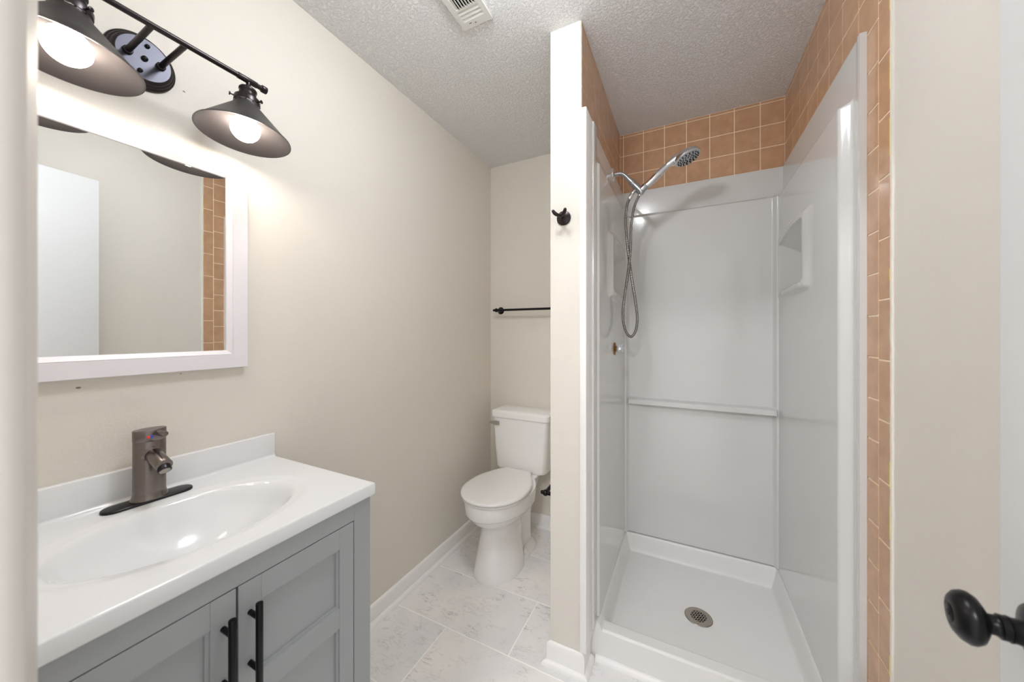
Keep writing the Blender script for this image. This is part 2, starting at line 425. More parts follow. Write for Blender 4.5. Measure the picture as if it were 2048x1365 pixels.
obj('latch_plate', bm, 'black', door, 30)

# ------------------------------------------------------------------ shower surround (moulded panels as height fields)
def frange(a, b, n): return [a+(b-a)*i/n for i in range(n+1)]
BX = .400; LX = -.306             # body faces (right, left)
FRX = .4275; FLX = -.326          # upper band / flange faces
ZP0, ZP1 = .1432, 2.088
def panel(name, parent, mapper, us, vs, hf, wallh, mask=None, sub=None):
    """hf(u,v)->height into the room; mapper(u,v,h)->point. mask(u,v) picks faces that go to the sub mesh"""
    def mk(sel, rim):
        bm = BM(); vd = {}
        def gv(i, j):
            if (i, j) not in vd: vd[(i, j)] = bm.verts.new(mapper(us[i], vs[j], hf(us[i], vs[j])))
            return vd[(i, j)]
        for i in range(len(us)-1):
            for j in range(len(vs)-1):
                if sel((us[i]+us[i+1])/2, (vs[j]+vs[j+1])/2): bm.faces.new((gv(i, j), gv(i+1, j), gv(i+1, j+1), gv(i, j+1)))
        if rim:
            loop = [(i, 0) for i in range(len(us))]+[(len(us)-1, j) for j in range(1, len(vs))]+[(i, len(vs)-1) for i in range(len(us)-2, -1, -1)]+[(0, j) for j in range(len(vs)-2, 0, -1)]
            back = [bm.verts.new(mapper(us[i], vs[j], wallh)) for i, j in loop]
            for a in range(len(loop)):
                b = (a+1) % len(loop); bm.faces.new((gv(*loop[a]), back[a], back[b], gv(*loop[b])))
        return bm
    m_ = mask or (lambda u, v: False)
    o = obj(name, mk(lambda u, v: not m_(u, v), True), 'acrylic', parent, 50)
    if sub: obj(sub, mk(m_, False), 'acrylic', o, 50)
    return o
surround = thing('shower_surround', 'white moulded acrylic shower wall surround with soap niches and a ledge', 'shower surround', (.05, 2.05, ZP0))
def niche(y, z):      # recess (negative) and lip (positive) for the soap niche
    y0, y1, z0, z1 = 1.628, 2.046, 1.464, 1.714
    if y < y0-.09 or z < z0-.05 or z > z1+.06: return 0
    topz = z1-.014*((y-1.8)/.2)**2
    e = min(y-y0, y1-y, z-z0, topz-z)
    lip = .015*ss(y0-.062, y0-.016, y)*ss(z0-.034, z0-.014, z)*ss(topz+.040, topz+.012, z)*(1-.8*ss(y0+.05, y1, y))
    if z < z0+.01: lip += .006*ss(z0-.03, z0-.008, z)*ss(y1, y1-.1, y)*ss(y0-.03, y0+.03, y)
    if e <= 0: return lip
    dy = min((y1-y)*.62, .062, .030+(y-y0)*2.2)
    depth = min(dy, (topz-z)*.80+.001, (z-z0)*3+.001)
    k = ss(0, .007, e)
    return lip*(1-k)-depth*k
def in_niche(y, z): return 1.585 < y < 2.045 and 1.43 < z < 1.752
def side_h(y, z, body, band):
    # band: height of flange/upper band above wall; body: height of the body
    b = ss(1.312, 1.336, y)*ss(1.945, 1.928, z)
    h = band+(body-band)*b
    h += .022*ss(2.035, 2.066, y)**2*ss(1.96, 1.92, z)*0
    nose = .004*ss(1.295, 1.275, y)
    return h+nose+niche(y, z)
us = frange(1.262, 1.30, 6)[:-1]+frange(1.30, 1.345, 12)[:-1]+frange(1.345, 1.58, 14)[:-1]+frange(1.58, 2.066, 130)
vs = frange(ZP0, 1.42, 20)[:-1]+frange(1.42, 1.77, 100)[:-1]+frange(1.77, 1.92, 4)[:-1]+frange(1.92, 1.955, 12)[:-1]+frange(1.955, ZP1, 4)
usr = us+[2.118]
panel('side_panel', surround, lambda u, v, h: V(XR-h, u, v), usr, vs, lambda y, z: side_h(y, z, XR-BX, XR-FRX), .0005, in_niche, 'soap_niche')
usl = frange(1.372, 1.402, 10)[:-1]+frange(1.402, 1.58, 12)[:-1]+frange(1.58, 2.066, 130)+[2.118]
def side_l(y, z):
    b = ss(1.378, 1.394, y)*ss(1.965, 1.95, z); return (FLX-XS)+((LX-FLX))*b+niche(y, z)
panel('side_panel', surround, lambda u, v, h: V(XS+h, u, v), usl, vs, side_l, .0005, in_niche, 'soap_niche')
# back panel with upper step, towel ledge
def back_h(x, z):
    h = .0155+.034*ss(1.95, 1.93, z)
    # coved vertical corners
    e = max(ss(LX+.028, LX+.004, x), ss(BX-.028, BX-.004, x)); h += .022*e*e*ss(1.96, 1.93, z)
    lw = ss(LX+.012, LX+.022, x)*ss(BX-.004, BX-.014, x)
    lz = ss(.8735, .8785, z)*ss(.914, .900, z)
    h += .040*lz*lw
    return h
us2 = [XS+.001]+frange(LX-.01, LX+.04, 18)[:-1]+frange(LX+.04, BX-.04, 20)[:-1]+frange(BX-.04, BX+.01, 18)+[XR-.001]
vs2 = frange(ZP0, .86, 12)[:-1]+frange(.86, .872, 4)[:-1]+frange(.872, .922, 36)[:-1]+frange(.922, 1.92, 12)[:-1]+frange(1.92, 1.96, 14)[:-1]+frange(1.96, ZP1, 4)
panel('back_panel', surround, lambda u, v, h: V(u, YB-.004-h, v), us2, vs2, back_h, .0005, lambda x, z: .872 < z < .918 and LX+.004 < x < BX, 'ledge')
# vertical corner board on the partition end
bm = BM()
zt = 2.103
box(bm, -.347, -.3225, 1.2505, 1.3705, .098, zt, .0025, 2)
corner = struct('trim_5', bm, 'trim', 30, 'white vertical corner board')
bm = BM(); box(bm, -.3235, -.3135, 1.33, 1.384, .13, 2.09, .003)
obj('return_strip', bm, 'acrylic', corner, 30)

# shower pan
pan = None
PX0, PX1, PY0, PY1 = XS+.0015, XR-.0015, 1.366, 2.092
def pan_h(x, y):
    fl = .044+.006*min(1, math.hypot(x-.052, y-1.70)/.35)
    curb = ss(1.448, 1.418, y)
    back = ss(2.028, 2.066, y)**2
    sd = max(ss(LX+.040, LX+.002, x)**2, ss(BX-.040, BX-.002, x)**2)
    e = max(back, sd)
    h = fl+(.1385-fl)*e
    hc = .113-.006*ss(1.376, PY0, y)
    h = h+(max(h, hc)-h)*curb
    return h
bm = BM()
ux = frange(PX0, LX+.05, 20)[:-1]+frange(LX+.05, BX-.05, 30)[:-1]+frange(BX-.05, PX1, 20)
uy = frange(PY0, PY0+.012, 4)[:-1]+frange(PY0+.012, 1.41, 3)[:-1]+frange(1.41, 1.455, 14)[:-1]+frange(1.455, 2.02, 24)[:-1]+frange(2.02, PY1, 20)
G = [[bm.verts.new((x, y, pan_h(x, y))) for y in uy] for x in ux]
for i in range(len(ux)-1):
    for j in range(len(uy)-1): bm.faces.new((G[i][j], G[i+1][j], G[i+1][j+1], G[i][j+1]))
loop = [(i, 0) for i in range(len(ux))]+[(len(ux)-1, j) for j in range(1, len(uy))]+[(i, len(uy)-1) for i in range(len(ux)-2, -1, -1)]+[(0, j) for j in range(len(uy)-2, 0, -1)]
bk = [bm.verts.new((ux[i], uy[j]-(0.004 if j == 0 else 0), 0)) for i, j in loop]
for a in range(len(loop)):
    b = (a+1) % len(loop); bm.faces.new((G[loop[a][0]][loop[a][1]], bk[a], bk[b], G[loop[b][0]][loop[b][1]]))
pan = obj('shower_pan', bm, 'pan', None, 60, loc=(.05, 1.73, 0))
tag(pan, 'white acrylic shower base with raised curb and round drain', 'shower base')
bm = BM(); dc = V(.052, 1.70, .0455)
for (r0, r1, h0, h1) in ((.0545, .052, 0, .0018), (.052, .0315, .0018, .0018)):
    n = 48
    A = [bm.verts.new(dc+V(r0*math.cos(2*math.pi*i/n), r0*math.sin(2*math.pi*i/n), h0)) for i in range(n)]
    B = [bm.verts.new(dc+V(r1*math.cos(2*math.pi*i/n), r1*math.sin(2*math.pi*i/n), h1)) for i in range(n)]
    for i in range(n): bm.faces.new((A[i], A[(i+1) % n], B[(i+1) % n], B[i]))
# grate bars (diagonal lattice)
for k in (-2, -1, 0, 1, 2):
    for a in (math.radians(20), math.radians(110)):
        d = V(math.cos(a), math.sin(a), 0); nn = V(-d.y, d.x, 0); off = k*.0118
        hl = math.sqrt(max(0, .032**2-off**2))
        c = dc+nn*off+V(0, 0, .0014)
        wv = .0024
        P = [c-d*hl-nn*wv, c+d*hl-nn*wv, c+d*hl+nn*wv, c-d*hl+nn*wv]
        loft(bm, [P, [p+V(0, 0, .0005) for p in P]])
drain = obj('drain_cover', bm, 'steel', pan, 30, 'round brushed metal drain grate')
bm = BM(); lathe(bm, [(.046, .0002), (.046, .0006)], Matrix.Translation(dc), 32); obj('drain_hole', bm, 'dark', drain, None)
# quarter round along the curb
bm = BM()
qp = [(0, 0), (-.017, 0)]+[(-.017*math.cos(a), .017*math.sin(a)) for a in (math.radians(q) for q in range(15, 91, 15))]
loft(bm, [[V(x, PY0-.004+p, q) for p, q in qp] for x in (XS+.032, XR-.001)])
struct('trim_6', bm, 'trim', 40)

# ------------------------------------------------------------------ hand shower
hs = thing('hand_shower', 'chrome handheld shower head on a wall arm with a looped metal hose', 'shower head', (XS, 1.802, 2.077))
yh = 1.802
bm = BM(); lathe(bm, [(.033, -.006), (.033, .001), (.030, .005), (.020, .009), (.0115, .011)], aim((FLX+.0, yh, 2.077), (1, 0, 0)), 36)
obj('wall_flange', bm, 'chrome', hs, 40)
bm = BM(); tube(bm, spline([(XS+.002, yh, 2.077), (-.305, yh, 2.077), (-.284, yh, 2.073), (-.264, yh, 2.056), (-.248, yh, 2.035)], 10), .0105, 20)
obj('shower_arm', bm, 'chrome_satin', hs, 40)
bm = BM(); d = V(.62, 0, -.78).normalized(); p = V(-.2475, yh, 2.0355)
lathe(bm, [(.0125, -.004), (.0125, .010), (.0165, .012), (.0165, .030), (.0150, .032), (.0145, .040), (.0175, .042), (.0180, .066), (.0180, .084), (.0165, .094), (.011, .101), (.003, .104)], aim(p, d), 28)
pc = p+d*.084; hv = V(.74, 0, .67).normalized()
cyl(bm, pc-hv*.004, pc+hv*.036, .0170, 24, .003)
# cradle clip toward the hose outlet
cyl(bm, p+d*.056, V(-.236, yh-.006, 1.958), .0092, 18, .002)
obj('holder_bracket', bm, 'chrome_satin', hs, 40)
# handset
bm = BM()
h0 = pc+hv*.020
ax = [h0, V(-.146, yh, 2.009), V(-.116, yh, 2.036), V(-.086, yh, 2.062), V(-.054, yh, 2.084)]
tube(bm, spline(ax, 8), [.0135+.0035*math.sin(min(1, i/26)*math.pi) for i in range(33)], 24)
hd = V(.34, -.06, -.93).normalized()          # spray direction
hc = V(.008, yh-.002, 2.094); HMx = aim(hc, hd)
lathe(bm, [(.002, -.027), (.020, -.0255), (.038, -.020), (.051, -.011), (.0575, 0), (.0588, .007), (.056, .011), (.053, .012)], HMx, 40)
tube(bm, spline([(-.076, yh, 2.071), (-.052, yh, 2.086), (-.024, yh-.001, 2.100), (.004, yh-.002, 2.104)], 6), [.0145+.007*(i/18) for i in range(19)], 20)
hset = obj('handset', bm, 'chrome', hs, 45)
bm = BM(); lathe(bm, [(.053, .0118), (.050, .0135), (.0001, .0145)], HMx, 40, False)
sf = obj('spray_face', bm, 'chrome_satin', hset, 60)
bm = BM()
for ring, n in ((.012, 5), (.024, 10), (.035, 14), (.045, 18)):
    for i in range(n):
        a = 2*math.pi*i/n+ring*40; q = HMx @ V(ring*math.cos(a), ring*math.sin(a), .013)
        lathe(bm, [(.0032, 0), (.0026, .0034)], aim(q, hd), 8)
obj('spray_nozzles', bm, 'rubber', hset, 40, 'dark rubber nozzles')
# hose
P = [(-.239, yh-.008, 1.953), (-.250, yh-.010, 1.932), (-.259, yh-.01, 1.90), (-.264, yh-.008, 1.82), (-.256, yh, 1.70), (-.240, yh+.01, 1.56), (-.222, yh+.012, 1.44), (-.212, yh+.01, 1.35),
     (-.219, yh+.005, 1.285), (-.241, yh, 1.255), (-.266, yh, 1.285), (-.279, yh, 1.36), (-.270, yh-.008, 1.455), (-.254, yh-.014, 1.56), (-.242, yh-.012, 1.68), (-.238, yh-.006, 1.81), (-.224, yh, 1.90), (-.200, yh, 1.955)]
sp = spline(P, 34)
bm = BM(); tube(bm, sp, [.0068 if (i % 3) else .0054 for i in range(len(sp))], 10)
obj('hose', bm, 'hose', hs, 20, 'ribbed steel hose')
bm = BM(); cyl(bm, (-.233, yh-.006, 1.962), (-.249, yh-.010, 1.934), .0098, 18, .0015); cyl(bm, (-.203, yh, 1.946), (-.193, yh, 1.968), .0085, 18, .0015)
obj('hose_nut', bm, 'chrome', hs, 40)

# mixing valve
sv = thing('shower_valve', 'small shower valve stub with clear knob below the hose loop', 'shower valve', (LX, 1.725, 1.197))
bm = BM(); lathe(bm, [(.001, 0), (.030, .0005), (.031, .003), (.012, .006), (.012, .014)], aim((LX, 1.725, 1.197), (1, 0, 0)), 28)
obj('brass_escutcheon', bm, 'brass', sv, 40, 'aged brass disc')
bm = BM(); KM2 = aim((LX+.010, 1.725, 1.200), (1, 0, 0)); n = 32
prof2 = [(.014, 0), (.020, .003), (.021, .010), (.019, .020), (.021, .030), (.017, .034), (.001, .035)]
rings = []
for r_, h_ in prof2:
    rings.append([KM2 @ V(r_*(1+.10*math.cos(8*a))*math.cos(a), r_*(1+.10*math.cos(8*a))*math.sin(a), h_) for a in [2*math.pi*i/n for i in range(n)]])
loft(bm, rings); obj('valve_knob', bm, 'clear', sv, 40, 'clear fluted knob')
bm = BM(); cyl(bm, (LX+.008, 1.725, 1.2), (LX+.034, 1.725, 1.2), .008, 16, .001); obj('valve_stem', bm, 'chrome', sv, 40)

# ------------------------------------------------------------------ robe hook
hk = thing('robe_hook', 'dark bronze double robe hook on the end of the partition wall', 'hook', (-.413, YP, 1.711))
hp = V(-.413, YP, 1.711)
bm = BM(); lathe(bm, [(.0275, 0), (.0275, .003), (.0265, .0055), (.022, .0075), (.014, .010), (.0095, .014), (.0080, .022)], aim(hp, (0, -1, 0)), 36)
obj('backplate', bm, 'bronze', hk, 40)
bm = BM(); tube(bm, spline([hp+V(0, -.018, 0), hp+V(0, -.030, .001), hp+V(0, -.036, .004)], 6), [.0075, .0075, .0075, .0075, .0075, .0078, .008, .008, .008, .008, .0075, .007, .006], 16)
obj('hook_post', bm, 'bronze', hk, 60)
for s in (-1, 1):
    bm = BM(); q = hp+V(0, -.034, .002)
    pts = spline([q, q+V(s*.009, -.008, -.001), q+V(s*.018, -.016, .004), q+V(s*.023, -.022, .011)], 6)
    tube(bm, pts, [.0045+.0025*math.sin(i/18*2.6) for i in range(19)], 14); sph(bm, pts[-1], .0058, 14)
    obj('hook_prong', bm, 'bronze', hk, 60)

# ------------------------------------------------------------------ towel bar / paper holder
tb = thing('towel_bar', 'matte black towel bar on the back wall above the toilet', 'towel bar', (-.92, YB, 1.428))
for x in (-1.148, -.69):
    bm = BM(); lathe(bm, [(.0250, 0), (.0250, .003), (.0225, .007), (.014, .011), (.0095, .018), (.0090, .050), (.0105, .056), (.0120, .062)], aim((x, YB, 1.428), (0, -1, 0)), 28)
    sph(bm, (x, YB-.066, 1.428), .0135, 20); sph(bm, (x+(-.018 if x < -.9 else .018), YB-.066, 1.428), .0085, 16)
    obj('post', bm, 'black', tb, 50)
bm = BM(); cyl(bm, (-1.148, YB-.066, 1.428), (-.69, YB-.066, 1.428), .0075, 20); obj('bar', bm, 'black', tb, 40)
tp = thing('paper_holder', 'matte black toilet paper holder on the partition beside the toilet', 'toilet paper holder', (XP, 1.46, .592))
for y_ in (1.385, 1.535):
    bm = BM(); lathe(bm, [(.0250, 0), (.0250, .003), (.0225, .007), (.013, .011), (.0090, .018), (.0085, .055)], aim((XP, y_, .592), (-1, 0, 0)), 28)
    sph(bm, (XP-.066, y_, .592), .0135, 20); sph(bm, (XP-.080, y_, .592), .0085, 16)
    obj('post', bm, 'black', tp, 50)
bm = BM(); cyl(bm, (XP-.066, 1.385, .592), (XP-.066, 1.535, .592), .0085, 20); obj('roller', bm, 'black', tp, 40)

# ------------------------------------------------------------------ ceiling vent
vx0, vx1, vy0, vy1 = -.757, -.633, .815, 1.106
vt = thing('ceiling_vent', 'white metal air register in the ceiling over the toilet aisle', 'vent', ((vx0+vx1)/2, (vy0+vy1)/2, H))
zv = H-.001
bm = BM(); a0, a1, b0, b1 = vx0+.020, vx1-.018, vy0+.03, vy1-.030
for q in ((vx0, vx1, vy0, b0), (vx0, vx1, b1-.0, vy1), (vx0, a0, b0, b1), (a1, vx1, b0, b1)): box(bm, q[0], q[1], q[2], q[3], zv-.007, zv)
box(bm, a0, a1, b1-.052, b1-.044, zv-.007, zv)
obj('register_frame', bm, 'vent', vt, 30)
bm = BM(); box(bm, a0, a1, b0, b1, zv-.0008, zv); obj('duct_opening', bm, 'dark', vt, None)
n = 8
for i in range(n):
    bm = BM(); x = a0+(a1-a0)*(i+.5)/n; box(bm, x-.0055, x+.0055, b0, b1-.052, -.0006, .0006); 
    t_ = .7 if i >= 1 else .3
    bmesh.ops.transform(bm, matrix=Matrix.Translation((x, 0, zv-.0045)) @ Matrix.Rotation(t_, 4, 'Y') @ Matrix.Translation((-x, 0, 0)), verts=bm.verts)
    obj('louver', bm, 'vent', vt, None)
for i in range(3):
    bm = BM(); y = b1-.044+.044*(i+.5)/3; box(bm, a0, a1, y-.0078, y+.0078, -.0006, .0006)
    bmesh.ops.transform(bm, matrix=Matrix.Translation((0, y, zv-.0045)) @ Matrix.Rotation(-.22, 4, 'X') @ Matrix.Translation((0, -y, 0)), verts=bm.verts)
    obj('louver', bm, 'vent', vt, None)
bm = BM(); box(bm, -.722, -.712, b1+.010, b1+.0125, zv-.0074, zv-.0068); obj('damper_slot', bm, 'dark', vt, None)
bm = BM(); lathe(bm, [(.003, 0), (.0025, .0012), (.0001, .0015)], aim((-.697, vy1-.014, zv-.007), (0, 0, -1)), 14); obj('screw', bm, 'steel', vt, 50)

# ------------------------------------------------------------------ added ceiling lamp in place of flash bounced off the ceiling (above the frame)
clx, cly = -.42, .68
cl = thing('bounce_fill_lamp', 'round white flush lamp, lit, added above the frame in place of bounced flash', 'added light', (clx, cly, H))
bm = BM(); lathe(bm, [(.118, 0), (.118, .014), (.112, .018)], aim((clx, cly, H), (0, 0, -1)), 40); obj('fill_base', bm, 'vent', cl, 40)
bm = BM(); lathe(bm, [(.096, .017), (.102, .030), (.103, .070), (.096, .090), (.075, .103), (.040, .109), (.001, .110)], aim((clx, cly, H), (0, 0, -1)), 40, False); obj('fill_dome', bm, 'bounce_fill', cl, 60)

hx_, hy_ = -.02, -1.0  # added, unseen hallway lamp: frontal fill through the doorway
hl = thing('hall_fill_lamp', 'small round white lamp, lit, added behind the open doorway as frontal fill', 'added light', (hx_, hy_, H))
bm = BM(); lathe(bm, [(.118, 0), (.118, .010), (.112, .014)], aim((hx_, hy_, H), (0, 0, -1)), 40); obj('fill_base', bm, 'vent', hl, 40)
bm = BM(); lathe(bm, [(.104, .013), (.104, .022), (.096, .034), (.075, .044), (.040, .050), (.001, .052)], aim((hx_, hy_, H), (0, 0, -1)), 40, False); obj('fill_dome', bm, 'hall_fill', hl, 60)

# ------------------------------------------------------------------ vanity light
bx, by, bz = -1.065, .3615, 1.962; LY = {1: .523, -1: .221}
vl = thing('vanity_light', 'dark two-lamp vanity light bar with cone shades above the mirror', 'wall light', (XL, by, 1.957))
bm = BM(); CM = aim((XL, by, 1.957), (1, 0, 0))
lathe(bm, [(.0665, 0), (.0665, .004), (.0655, .0065), (.0625, .0075), (.0620, .010), (.0605, .0125), (.0575, .0135), (.0570, .016), (.0555, .0185), (.0525, .0195), (.0515, .0235), (.0500, .025)], CM, 56)
can = obj('canopy', bm, 'bronze', vl, 28)
bm = BM(); lathe(bm, [(.0502, .0248), (.0496, .0262), (.0001, .0263)], CM, 56); obj('canopy_face', bm, 'canopy', can, 28)
for (a, b, s) in ((0, 0, .0062), (.005, .034, .0048), (-.008, -.034, .0048)):
    bm = BM(); sph(bm, (XL+.029, by+a, 1.957+b), s, 16, (.8, 1, 1)); obj('canopy_screw', bm, 'black', can, 180)
for s in (-1, 1):
    bm = BM(); yy = by+s*.0295
    cyl(bm, (XL+.024, yy, 1.957), (XL+.033, yy, 1.957), .0092, 20, .0015); cyl(bm, (XL+.03, yy, 1.957), (bx, yy, bz), .0062, 20)
    obj('arm', bm, 'bronze', vl, 40)
bm = BM(); cyl(bm, (bx, .180, bz), (bx, .562, bz), .0066, 24)
for s in (-1, 1):
    yy = LY[s]; cyl(bm, (bx, yy-.026, bz), (bx, yy+.020, bz), .0080, 24, .0008); 
obj('bar', bm, 'bronze', vl, 40)
for s in (-1, 1):
    ye = .559 if s > 0 else .183; bm = BM(); cyl(bm, (bx, ye-s*.004, bz), (bx, ye+s*.009, bz), .0096, 24, .0012); obj('end_cap', bm, 'bronze', vl, 40)
BULBS = []
for s in (1, -1):
    yy = LY[s]; lm = Matrix.Translation((bx, yy, bz)) @ Matrix.Rotation(math.radians(-3.2), 4, 'X') @ Matrix.Rotation(math.pi, 4, 'X')   # +z = down
    bm = BM()
    lathe(bm, [(.0055, .004), (.0055, .018), (.0068, .020), (.0185, .023), (.0205, .026), (.0205, .030), (.0180, .033), (.0180, .037), (.0195, .038), (.0195, .048), (.0185, .050)], lm, 36)
    sk = obj('lamp_socket', bm, 'bronze', vl, 40)
    bm = BM(); n = 40     # vented gallery ring
    lathe(bm, [(.0200, .050), (.0285, .0505), (.0295, .053), (.0295, .064), (.0280, .064)], lm, 40)
    for i in range(12):
        a = 2*math.pi*i/12; q = lm @ V(.0285*math.cos(a), .0285*math.sin(a), .066); sph(bm, q, .0018, 8)
    gal = obj('shade_gallery', bm, 'bronze', sk, 40)
    for a in (math.radians(100), math.radians(-28), math.radians(216)):
        bm = BM(); u = V(math.cos(a), math.sin(a), 0); p0 = lm @ (u*.028+V(0, 0, .058)); p1 = lm @ (u*.0395+V(0, 0, .058)); cyl(bm, p0, p1, .0018, 10); cyl(bm, lm @ (u*.0370+V(0, 0, .058)), lm @ (u*.0395+V(0, 0, .058)), .0046, 14, .0006)
        obj('thumb_screw', bm, 'bronze', sk, 40)
    bm = BM(); t = .0012
    lathe(bm, [(.0285, .066), (.0290, .073), (.1030, .1535), (.1055, .1545), (.1055, .1562), (.1015, .1556), (.0275, .0765), (.0265, .066)], lm, 72, False, False)
    obj('lamp_shade', bm, 'shade', vl, 40, 'dark grey metal cone shade')
    bm = BM(); bc = lm @ V(0, 0, .135); R = .0335
    pr = [(R*math.sin(a), .135-R*math.cos(a)) for a in [math.radians(q) for q in range(32, 181, 12)]]
    pr[-1] = (.0001, .135+R)
    lathe(bm, pr, lm, 32, True, False); bo = obj('light_bulb', bm, 'bulb', vl, 180, 'lit white bulb')
    bm = BM(); lathe(bm, [(.0255, .058), (.0255, .064), (.0130, .066), (.0135, .085), (.0190, .107)], lm, 28); obj('bulb_neck', bm, 'plastic', bo, 40)

# ------------------------------------------------------------------ mirror
MY0, MY1, MZ0, MZ1 = .133, .5925, 1.1705, 1.787
mr = thing('wall_mirror', 'white framed rectangular mirror on the wall above the sink', 'mirror', (XL, (MY0+MY1)/2, MZ0))
fx = XL+.0205
def framering(bm, pts):   # pts: (inset, x) profile from outside to inside
    rings = []
    for ins, x in pts:
        rings.append([V(x, MY0+ins, MZ0+ins), V(x, MY1-ins, MZ0+ins), V(x, MY1-ins, MZ1-ins), V(x, MY0+ins, MZ1-ins)])
    loft(bm, rings, False, False)
bm = BM(); framering(bm, [(0, XL+.0005), (0, fx-.0012), (.0012, fx), (.0385, fx), (.0392, fx-.0018), (.0402, fx-.0018), (.0410, fx-.0005), (.0500, fx-.0075), (.0520, fx-.0085), (.0525, fx-.0125)])
obj('frame', bm, 'frame', mr, 20)
bm = BM(); gx = fx-.0122; box(bm, gx-.004, gx, MY0+.051, MY1-.051, MZ0+.051, MZ1-.051)
gl = obj('mirror_glass', bm, 'mirror', mr, None)

# ------------------------------------------------------------------ vanity cabinet
CY0, CY1, CX, CT = .068, .662, -.757, .8375
vc = thing('vanity_cabinet', 'grey two-door shaker vanity cabinet with black bar pulls', 'cabinet', (XL+.22, .36, 0))
bm = BM(); FT = .019
box(bm, XL+.003, CX-FT-.001, CY1-.016, CY1, 0, CT); box(bm, XL+.003, CX-FT-.001, CY0, CY0+.016, 0, CT); box(bm, XL+.003, CX-FT-.02, CY0+.016, CY1-.016, .09, .106); box(bm, XL+.003, XL+.009, CY0+.016, CY1-.016, 0, CT)
obj('cabinet_side', bm, 'cabinet', vc, 30)
bm = BM()
box(bm, CX-FT, CX, .612, CY1, 0, CT, .0008, 1); box(bm, CX-FT, CX, CY0, .0945, 0, CT, .0008, 1); box(bm, CX-FT, CX, .0945, .612, .7945, CT, .0008, 1); box(bm, CX-FT, CX, .0945, .612, 0, .112, .0008, 1)
obj('face_frame', bm, 'cabinet', vc, 30)
bm = BM(); box(bm, CX-FT-.003, CX-FT-.001, .0945, .612, .112, .7945); obj('interior', bm, 'cabinet_gap', vc, None)
def cab_door(y0, y1, hy):
    g_ = .0018; y0 += g_; y1 -= g_; z0, z1 = .1138, .7925; st = .040; rl = .050
    bm = BM(); x0, x1 = CX-FT, CX
    for q in ((y0, y0+st, z0, z1), (y1-st, y1, z0, z1)): box(bm, x0, x1, q[0], q[1], q[2], q[3], .0007, 1)
    for q in ((z1-rl, z1), (.549, .598), (z0, z0+rl)): box(bm, x0, x1-.0003, y0+st, y1-st, q[0], q[1], .0007, 1)
    d_ = obj('door', bm, 'cabinet', vc, 30)
    bm = BM(); e = .006
    for za, zb in ((z0+rl, .549), (.598, z1-rl)):
        ya, yb = y0+st, y1-st; rings = []
        for k, xx in ((0, x1-.003), (.0008, x1-.0042), (e, x1-.0052), (e+.0006, x1-.010)):
            rings.append([V(xx, ya+k, za+k), V(xx, yb-k, za+k), V(xx, yb-k, zb-k), V(xx, ya+k, zb-k)])
        loft(bm, rings, False, True)
    obj('door_panel', bm, 'cabinet', d_, 20)
    bm = BM(); hx = CX+.032
    cyl(bm, (hx, hy, .604), (hx, hy, .7605), .0062, 24, .0012)
    for z_ in (.633, .7315): cyl(bm, (CX-.0005, hy, z_), (hx, hy, z_), .0048, 18)
    obj('handle', bm, 'black', d_, 40, 'black bar pull')
cab_door(.353, .6115, .3745); cab_door(.095, .353, .3305)

# ------------------------------------------------------------------ vanity top with basin and splash
TY0, TY1, TX, TZ = .060, .6725, -.7505, .8700
vt_ = thing('vanity_sink', 'glossy white vanity top with an oval basin and backsplash on the grey cabinet', 'sink', (XL+.22, .36, CT))
bcx, bcy, ba, bb = -.966, .366, .146, .208
def top_h(x, y):
    e = math.hypot((x-bcx)/ba, (y-bcy)/bb)
    if e >= 1.16: return 0
    if e > 1: return -.0035*ss(1.16, .98, e)
    t = 1-e
    return -.0035-.118*(1-(1-min(1, t/.95))**2.1)*ss(-.02, .20, t)**.5 if t > 0 else -.0035
bm = BM()
nx, ny = 110, 140; xa, xb_ = XL+.0185, TX-.004; ya, yb_ = TY0, TY1-.004
G = [[bm.verts.new((xa+(xb_-xa)*i/nx, ya+(yb_-ya)*j/ny, TZ+top_h(xa+(xb_-xa)*i/nx, ya+(yb_-ya)*j/ny))) for j in range(ny+1)] for i in range(nx+1)]
for i in range(nx):
    for j in range(ny): bm.faces.new((G[i][j], G[i+1][j], G[i+1][j+1], G[i][j+1]))
# rounded front and right edges
edge = [G[nx][j] for j in range(ny+1)]+[]
prev = [G[nx][0], G[nx][ny], G[0][ny]]
steps = [(.0012, -.0002), (.0028, -.0012), (.0040, -.0035), (.0040, -.0290), (.0025, -.0322), (0, -.0325)]
rows_ = [[G[nx][j] for j in range(ny+1)]+[G[i][ny] for i in range(nx-1, -1, -1)]]
for ox, oz in steps:
    r_ = [bm.verts.new((xb_+ox, ya+(yb_-ya)*j/ny, TZ+oz)) for j in range(ny)]
    r_.append(bm.verts.new((xb_+ox, yb_+ox, TZ+oz)))
    r_ += [bm.verts.new((xa+(xb_-xa)*i/nx, yb_+ox, TZ+oz)) for i in range(nx-1, -1, -1)]
    rows_.append(r_)
for a, b in zip(rows_, rows_[1:]):
    for k in range(len(a)-1): bm.faces.new((a[k], a[k+1], b[k+1], b[k]))
top = obj('countertop', bm, 'counter', vt_, 60)
bm = BM(); box(bm, XL+.0005, XL+.0195, TY0, TY1+.0, TZ-.032, .9445, .0025, 3)
for k in range(1):
    pr = [(XL+.0190, TZ+.008), (XL+.0200, TZ+.0045), (XL+.0220, TZ+.0018), (XL+.0265, TZ+.0001), (XL+.0190, TZ-.002)]
    loft(bm, [[V(px_, y_, pz_) for px_, pz_ in pr] for y_ in (TY0+.002, TY1-.002)])
obj('backsplash', bm, 'counter', vt_, 40)
bm = BM(); lathe(bm, [(.021, 0), (.021, .003), (.016, .004), (.0001, .0042)], Matrix.Translation((bcx, bcy, TZ+top_h(bcx, bcy)+.001)), 28); obj('basin_drain', bm, 'gundark', vt_, 40)

